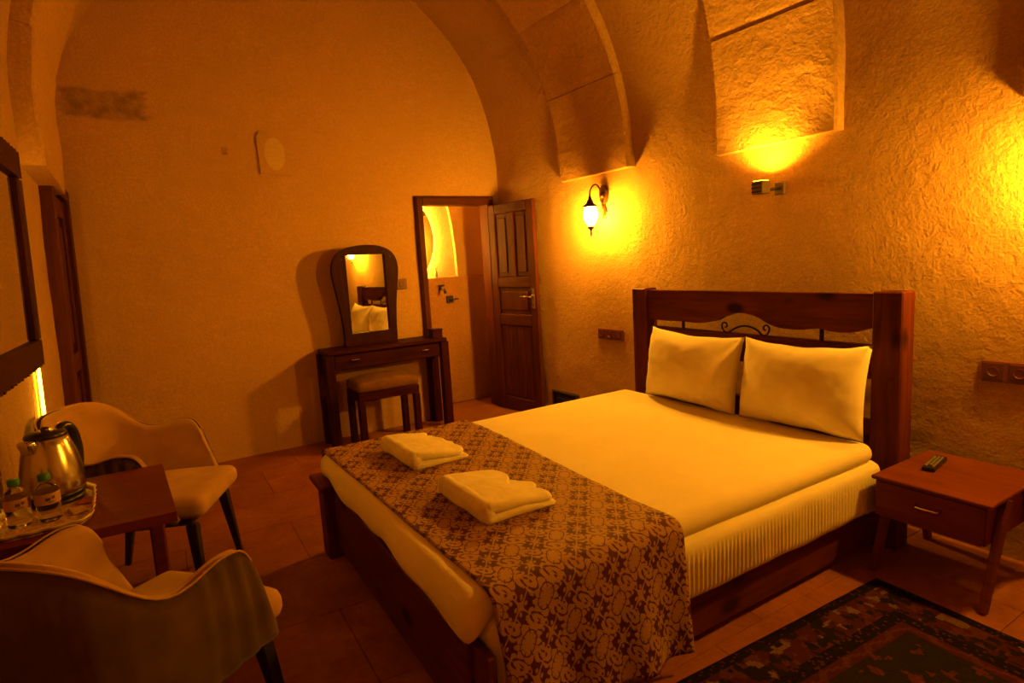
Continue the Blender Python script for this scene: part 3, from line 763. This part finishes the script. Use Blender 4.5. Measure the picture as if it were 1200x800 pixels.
def sockets(name, y0, y1, z0, z1, n, label, cat, tilt=0):
    yc, zc = (y0 + y1) / 2, (z0 + z1) / 2; W, Hh = y1 - y0, z1 - z0
    t = thing(name, label, cat, (wx(yc), yc, zc)); t.rotation_euler = (0, 0, math.radians(2.3))
    obj('plate', box(-.014, .02, -W / 2, W / 2, -Hh / 2, Hh / 2, .004), 'plate', t)
    for k in range(n):
        a = -W / 2 + W * (k + .5) / n; ww = W / n / 2 - .008
        i_ = obj('insert', box(-.017, -.013, a - ww, a + ww, -Hh / 2 + .009, Hh / 2 - .009, .002), 'plate_in', t)
        obj('socket_well' if k else 'rocker', lathe([(0, 0), (.017, 0), (.019, .003), (.021, .003), (.021, 0)], 16) if k else box(-.003, .003, -.012, .012, -.02, .02, .002), 'plate', i_).matrix_local = Matrix.Translation((-.0175, a, 0)) @ (Matrix.Rotation(-PI / 2, 4, 'Y') if k else Matrix.Identity(4))
    return t
sockets('socket_strip', 3.255, 3.525, .748, .828, 3, 'brown socket and switch strip on wall beside the pillows', 'socket')
sockets('socket_strip', .83, 1.095, .755, .845, 3, 'brown socket and switch strip on wall above the nightstand', 'socket')
sw = thing('light_switch', 'small square brown switch on wall beside the table mirror', 'switch', (1.815, YB - .002, 1.235))
obj('plate', box(-.045, .045, -.012, .02, -.045, .045, .004), 'plate', sw); obj('rocker', box(-.025, .025, -.017, -.011, -.028, .028, .003), 'plate_in', sw)
vt = thing('wall_vent', 'dark framed vent low on wall beyond the bed', 'vent', (wx(3.96), 3.96, .18))
vt.rotation_euler = (0, 0, math.radians(2.3))
for n_, (y0, y1, z0, z1) in enumerate(((-.17, .17, .055, .075), (-.17, .17, -.075, -.055), (-.17, -.15, -.0545, .0545), (.15, .17, -.0545, .0545))): obj('frame', box(-.03, .01, y0, y1, z0, z1, .003), 'blackwood', vt)
for k in range(4): obj('louvre', box(-.018, .005, -.149, .149, -.045 + k * .026, -.037 + k * .026, .001), 'blackwood', vt)
obj('backing', box(-.004, .012, -.149, .149, -.0545, .0545, 0), 'black', vt)

# ------------------------------------------------------------------ carved mirror and light strip on the left wall
wm = thing('wall_mirror', 'large mirror in carved dark frame with scalloped lower edge', 'mirror', (-.418, 2.32, 1.49))
wm.rotation_euler = (0, math.radians(2.0), 0)
MW, MH = .64, .41
def scal(y): return -.015 * abs(math.sin(y * 2 * PI / .11))
bot = [(y, -MH + scal(y) + .012) for y in lin(-MW, MW, 60)]
obj('frame_rail', prism(bot + [(MW, -MH + .10), (-MW, -MH + .10)], 0, -.02, .02), 'wood1', wm)
tp = [(y, MH - scal(y) - .012) for y in lin(-MW, MW, 60)]
obj('frame_rail', prism([(-MW, MH - .10), (MW, MH - .10)] + tp[::-1], 0, -.02, .02), 'wood1', wm)
for s in (-1, 1): obj('frame_stile', box(-.02, .02, min(s * MW, s * (MW - .09)), max(s * MW, s * (MW - .09)), -MH + .101, MH - .101, .006), 'wood2', wm)
obj('mirror_glass', box(-.006, .004, -MW + .085, MW - .085, -MH + .095, MH - .095, 0), 'mirror', wm)
obj('back_cleat', box(-.10, -.02, -.4, .4, .15, .20, .003), 'wood1', wm); obj('back_cleat', box(-.10, -.02, -.4, .4, -.25, -.20, .003), 'wood1', wm)
ls = obj('light_strip', tubem([(lx(.74) + .012, 3.34, .70), (lx(1.3) + .012, 3.34, 1.3), (lx(1.94) + .012, 3.34, 1.94)], .007, 8), 'strip', None, True)
tag(ls, 'glowing amber light strip running up wall behind the carved mirror', 'light')

# ------------------------------------------------------------------ bathroom fittings seen through the door
om = thing('oval_mirror', 'oval backlit mirror on the bathroom wall', 'mirror', (2.00, YT - .075, 1.625))
ell = [(.315 * math.cos(2 * PI * k / 48), .40 * math.sin(2 * PI * k / 48)) for k in range(48)]
obj('mirror_glass', prism(ell, 1, -.008, .008), 'mirror', om, False)
obj('backlight', tubem([(x * .97, .045, z * .97) for x, z in ell], .010, 6, True), 'ring', om, True)
obj('back_box', prism([(x * .7, z * .7) for x, z in ell], 1, .008, .09), 'alu', om)
tapw = thing('wall_tap', 'dark wall tap below the bathroom ledge', 'tap', (2.36, YT - .055, 1.15))
obj('tap_body', tubem([(0, .01, 0), (0, -.05, 0), (.0, -.09, -.01), (.0, -.11, -.04)], .014), 'iron', tapw, True); obj('tap_handle', tubem([(-.03, -.03, .03), (.03, -.03, .03)], .008), 'iron', tapw); obj('tap_stem', tubem([(0, -.03, 0), (0, -.03, .03)], .008), 'iron', tapw)
hold = thing('roll_holder', 'dark holder on the bathroom wall below the tap', 'holder', (2.45, YT - .055, 1.04))
obj('plate', box(-.035, .035, -.02, .01, -.035, .035, .004), 'black', hold); obj('arm', tubem([(0, -.02, 0), (0, -.06, 0), (.07, -.06, 0)], .007), 'black', hold, True)
disp = thing('soap_bottle', 'small soap bottle standing on the bathroom ledge', 'bottle', (2.335, YT - .036, 1.262))
obj('bottle', lathe([(0, 0), (.016, 0), (.017, .01), (.017, .05), (.008, .06), (.006, .07), (0, .07)], 14), 'alu', disp, True); obj('pump', tubem([(0, 0, .068), (0, 0, .085), (0, -.02, .086)], .004), 'black', disp)

# ================================================================== TABLE WITH KETTLE
tb_ = thing('side_table', 'reddish brown wooden table against wall between two tub chairs', 'table', (0, 0, 0))
TZ = .655
obj('table_top', prism([(-.500, 2.115), (-.027, 2.095), (-.060, 2.700), (-.500, 2.70)], 2, TZ - .032, TZ), 'table', tb_)
obj('leg', bar((-.095, 2.42, TZ - .032), (-.10, 2.42, 0), .045, .045, .12, .12), 'table', tb_)
obj('leg', bar((-.43, 2.42, TZ - .032), (-.43, 2.42, 0), .045, .045, .12, .12), 'table', tb_)
obj('stretcher', box(-.41, -.118, 2.40, 2.44, .15, .19, .004), 'table', tb_)
obj('apron', box(-.47, -.08, 2.33, 2.51, TZ - .075, TZ - .033, .004), 'table', tb_)

tr = thing('tray', 'printed serving tray with wavy pale rim on side table', 'tray', (-.382, 2.362, TZ), math.radians(3))
TRX, TRY = .125, .205
def tray_out(k, s):
    # rounded rectangle with scalloped edge
    t = 2 * PI * k / 96; c, sn = math.cos(t), math.sin(t)
    r = (abs(c / TRX) ** 6 + abs(sn / TRY) ** 6) ** (-1 / 6)
    wv = 1 + .022 * math.cos(t * 22)
    return (r * c * s * wv, r * sn * s * wv)
bm = prism([tray_out(k, .93) for k in range(96)], 2, 0, .006); obj('tray_base', bm, 'tray', tr)
bm = bmesh.new(); R0 = [bm.verts.new((*tray_out(k, .91), .006)) for k in range(96)]; R1 = [bm.verts.new((*tray_out(k, 1.0), .022)) for k in range(96)]; R2 = [bm.verts.new((*tray_out(k, 1.01), .020)) for k in range(96)]; R3 = [bm.verts.new((*tray_out(k, .93), .002)) for k in range(96)]
for A, B in ((R0, R1), (R1, R2), (R2, R3), (R3, R0)):
    for k in range(96): bm.faces.new((A[k], A[(k + 1) % 96], B[(k + 1) % 96], B[k]))
obj('rim', bm, 'tray_rim', tr, True)

kt = thing('kettle', 'brushed steel electric kettle with black handle on side table', 'kettle', (-.374, 2.470, TZ + .006), math.radians(55))
obj('power_base', lathe([(0, 0), (.080, 0), (.084, .006), (.082, .016), (.070, .022), (0, .022)], 32), 'plastic_black', kt, True)
obj('body', lathe([(.0, .024), (.076, .024), (.084, .030), (.089, .05), (.090, .08), (.086, .12), (.077, .165), (.067, .20), (.060, .222), (.056, .226), (0, .226)], 48), 'steel', kt, True)
obj('foot_ring', lathe([(.079, .022), (.087, .024), (.088, .036), (.080, .038)], 40), 'plastic_black', kt, True)
ld_ = obj('lid', lathe([(.058, .224), (.061, .230), (.056, .240), (.03, .246), (0, .247)], 36), 'plastic_black', kt, True)
obj('lid_knob', lathe([(.012, .245), (.012, .256), (.0, .26)], 14), 'plastic_black', ld_, True)
obj('spout', prism([(-.015, .175), (.018, .232), (-.018, .232)][::1], 1, -.001, .001) if False else soft(-.085, -.045, -.022, .022, .185, .231, .012, (6, 6, 6), 0, 1, 0, lambda p: Vector((p.x - (p.z - .185) * .25, p.y * (1 + (p.z - .21) * 8), p.z))), 'steel', kt, True)
hp = cr([(.050, 0, .226), (.068, 0, .240), (.092, 0, .236), (.112, 0, .205), (.120, 0, .15), (.116, 0, .10), (.103, 0, .068), (.086, 0, .056)], 6)
obj('handle', tubem(hp, [.016] * len(hp), 10), 'plastic_black', kt, True)
wbg = 'water bottles on the tray'
def bottle(x, y, rz, label):
    t = thing('water_bottle', label, 'bottle', (x, y, TZ + .0062), rz, wbg)
    k = obj('bottle_body', lathe([(0, .002), (.026, 0), (.031, .006), (.033, .02), (.031, .03), (.033, .04), (.031, .05), (.033, .06), (.033, .092), (.029, .108), (.017, .122), (.0125, .126), (.0125, .132), (0, .132)], 24), 'clear', t, True)
    obj('cap', lathe([(0, .130), (.0155, .130), (.016, .133), (.016, .146), (.0145, .149), (0, .149)], 20), 'cap_green', t, True)
    lb = obj('label_band', lathe([(.0336, .058), (.0338, .059), (.0338, .091), (.0336, .092)], 24), 'label', t, True)
    for j, (a0, a1, z0, z1) in enumerate(((-.35, .0, .070, .080), (.08, .35, .074, .083), (-.2, .25, .064, .067))):
        pts = [(.0345 * math.cos(a_), .0345 * math.sin(a_)) for a_ in lin(a0, a1, 5)]
        obj('label_mark', ([(px, py, z0) for px, py in pts] + [(px, py, z1) for px, py in pts], [(i, i + 1, i + 7, i + 6) for i in range(5)]), 'print', lb)
    return t
bottle(-.440, 2.275, -1.2, 'small clear water bottle with green cap, next to the wall')
bottle(-.366, 2.272, -1.2, 'small clear water bottle with green cap, in front of the kettle')
for i, (x, y, rz, mt, lab) in enumerate(((-.300, 2.300, .3, 'paper', 'flat beige drink sachet on the tray'), (-.285, 2.385, -.2, 'paper_red', 'flat dark red drink sachet on the tray'))):
    o = obj('sachet', soft(-.022, .022, -.034, .034, 0, .006, .003, (6, 8, 2), .0008, 30, i), mt, None, True); o.location = (x, y, TZ + .0062); o.rotation_euler = (0, 0, rz)
    tag(o, lab, 'sachet', 'drink sachets on the tray')

# ================================================================== TUB CHAIRS
def tub_chair():
    t = thing('tub_chair', '', 'chair')                  # forward is +x
    HW, XB, XA = .265, -.275, .150
    path = []                                             # plan of the shell, right arm front -> back -> left arm front
    n_s, n_a = 16, 40
    for k in range(n_s): path.append((XA + (-.04 - XA) * k / n_s, -HW))
    for k in range(n_a + 1):
        a = -PI / 2 - PI * k / n_a; c, s = math.cos(a), math.sin(a); e = 2 / 2.5
        path.append((-.04 + (XB + .04) * -1 * -abs(c) ** e, HW * math.copysign(abs(s) ** e, s)))
    for k in range(1, n_s + 1): path.append((-.04 + (XA + .04) * k / n_s, HW))
    P = [Vector(p) for p in path]; N = len(P); S = [0]
    for a, b_ in zip(P, P[1:]): S.append(S[-1] + (b_ - a).length)
    Lt = S[-1]
    nrm = []
    for i in range(N):
        d = (P[min(i + 1, N - 1)] - P[max(i - 1, 0)]).normalized(); nrm.append(Vector((-d.y, d.x)) * -1)
    # outward check
    if nrm[0].y > 0: nrm = [-q for q in nrm]
    def top(s):
        d = min(s, Lt - s)                                # distance from an arm front
        c = abs(s - Lt / 2) / (Lt / 2)                    # 0 at the back, 1 at arm front
        back = .850 - .210 * (1 / (1 + math.exp(-(c - .47) * 15)))
        arm = .060 * math.exp(-((d - .09) / .13) ** 2)
        h = back + arm
        if d < .055: h -= (1 - math.sqrt(max(0, 1 - ((.055 - d) / .055) ** 2))) * .09
        return h
    ZB = .385
    def shell(o_in, o_out, ridge, zb, dtop):
        rows = 12; verts = []; faces = []
        for i in range(N):
            H = top(S[i]) - dtop
            for side, off in ((0, o_in), (1, o_out)):
                for j in range(rows + 1):
                    f = j / rows; z = zb + (H - zb) * f
                    flare = .045 * ((z - .33) / .5) + .012 * math.sin(f * PI)
                    rr = (ridge * abs(math.sin(PI * S[i] / .048)) ** .6 if (side and ridge) else 0)
                    edge = -.010 * max(0, (f - .93) / .07) ** 2 if side else .010 * max(0, (f - .93) / .07) ** 2
                    p = P[i] + nrm[i] * (off + flare + rr + edge)
                    dd = min(S[i], Lt - S[i]); fw = .075 * (1 - f) * max(0, 1 - dd / .20)
                    verts.append((p.x + fw, p.y, z))
        R = rows + 1; Q = 2 * R
        for i in range(N - 1):
            a, b_ = i * Q, (i + 1) * Q
            for j in range(rows):
                faces.append((a + j, b_ + j, b_ + j + 1, a + j + 1)); faces.append((a + R + j, a + R + j + 1, b_ + R + j + 1, b_ + R + j))
            faces.append((a + rows, b_ + rows, b_ + R + rows, a + R + rows)); faces.append((a, a + R, b_ + R, b_))
        for i in (0, N - 1):
            a = i * Q
            for j in range(rows):
                q = (a + j, a + j + 1, a + R + j + 1, a + R + j); faces.append(q if i == 0 else q[::-1])
        bm = bmesh.new(); me = bpy.data.meshes.new('t'); me.from_pydata(verts, [], faces); bm.from_mesh(me); bpy.data.meshes.remove(me)
        bmesh.ops.recalc_face_normals(bm, faces=bm.faces[:]); return bm
    obj('inner_upholstery', shell(-.024, .004, 0, .39, 0), 'beige', t, True)['label'] = 'beige padded inner shell'
    obj('outer_shell', shell(.003, .014, .009, ZB, .003), 'brown', t, True)['label'] = 'brown channel-stitched outer shell'
    pp = []
    for i in range(N):
        H = top(S[i]); p = P[i] + nrm[i] * (.012 + .045 * ((H - .33) / .5)); pp.append((p.x, p.y, H - .001))
    obj('piping', tubem(pp, .003, 6), 'beige', t, True)
    def seatf(p):
        k = 1 - .10 * max(0, -p.x / .25); return Vector((p.x, p.y * k, p.z + (.012 * (1 - (p.y / .26) ** 2) if p.z > .42 else 0)))
    obj('seat', soft(-.235, .315, -.240, .240, .375, .465, .040, (22, 20, 6), .003, 5, 2, seatf), 'beige', t, True)
    obj('under_frame', soft(-.20, .255, -.215, .215, .345, .378, .01, (4, 4, 2)), 'blackwood', t)
    for sx, sy in ((1, 1), (1, -1), (-1, 1), (-1, -1)):
        x0, x1 = (.245, .275) if sx > 0 else (-.17, -.255)
        obj('leg', bar((x0, sy * .19, .345), (x1, sy * .235, 0), .044, .024), 'blackwood', t)
    return t
c0 = tub_chair(); c0['label'] = 'beige and brown tub chair between side table and end wall'; c0['group'] = 'tub chairs by the side table'
c1 = copy_tree(c0); c1['label'] = 'beige and brown tub chair with channelled brown back, on near side of table'
c0.location = (-.135, 3.06, 0); c0.rotation_euler = (0, 0, math.radians(-23))
c1.location = (-.170, 1.765, 0); c1.rotation_euler = (0, 0, math.radians(38))
c1['label'] = 'beige and brown tub chair on the side of the table away from the end wall'
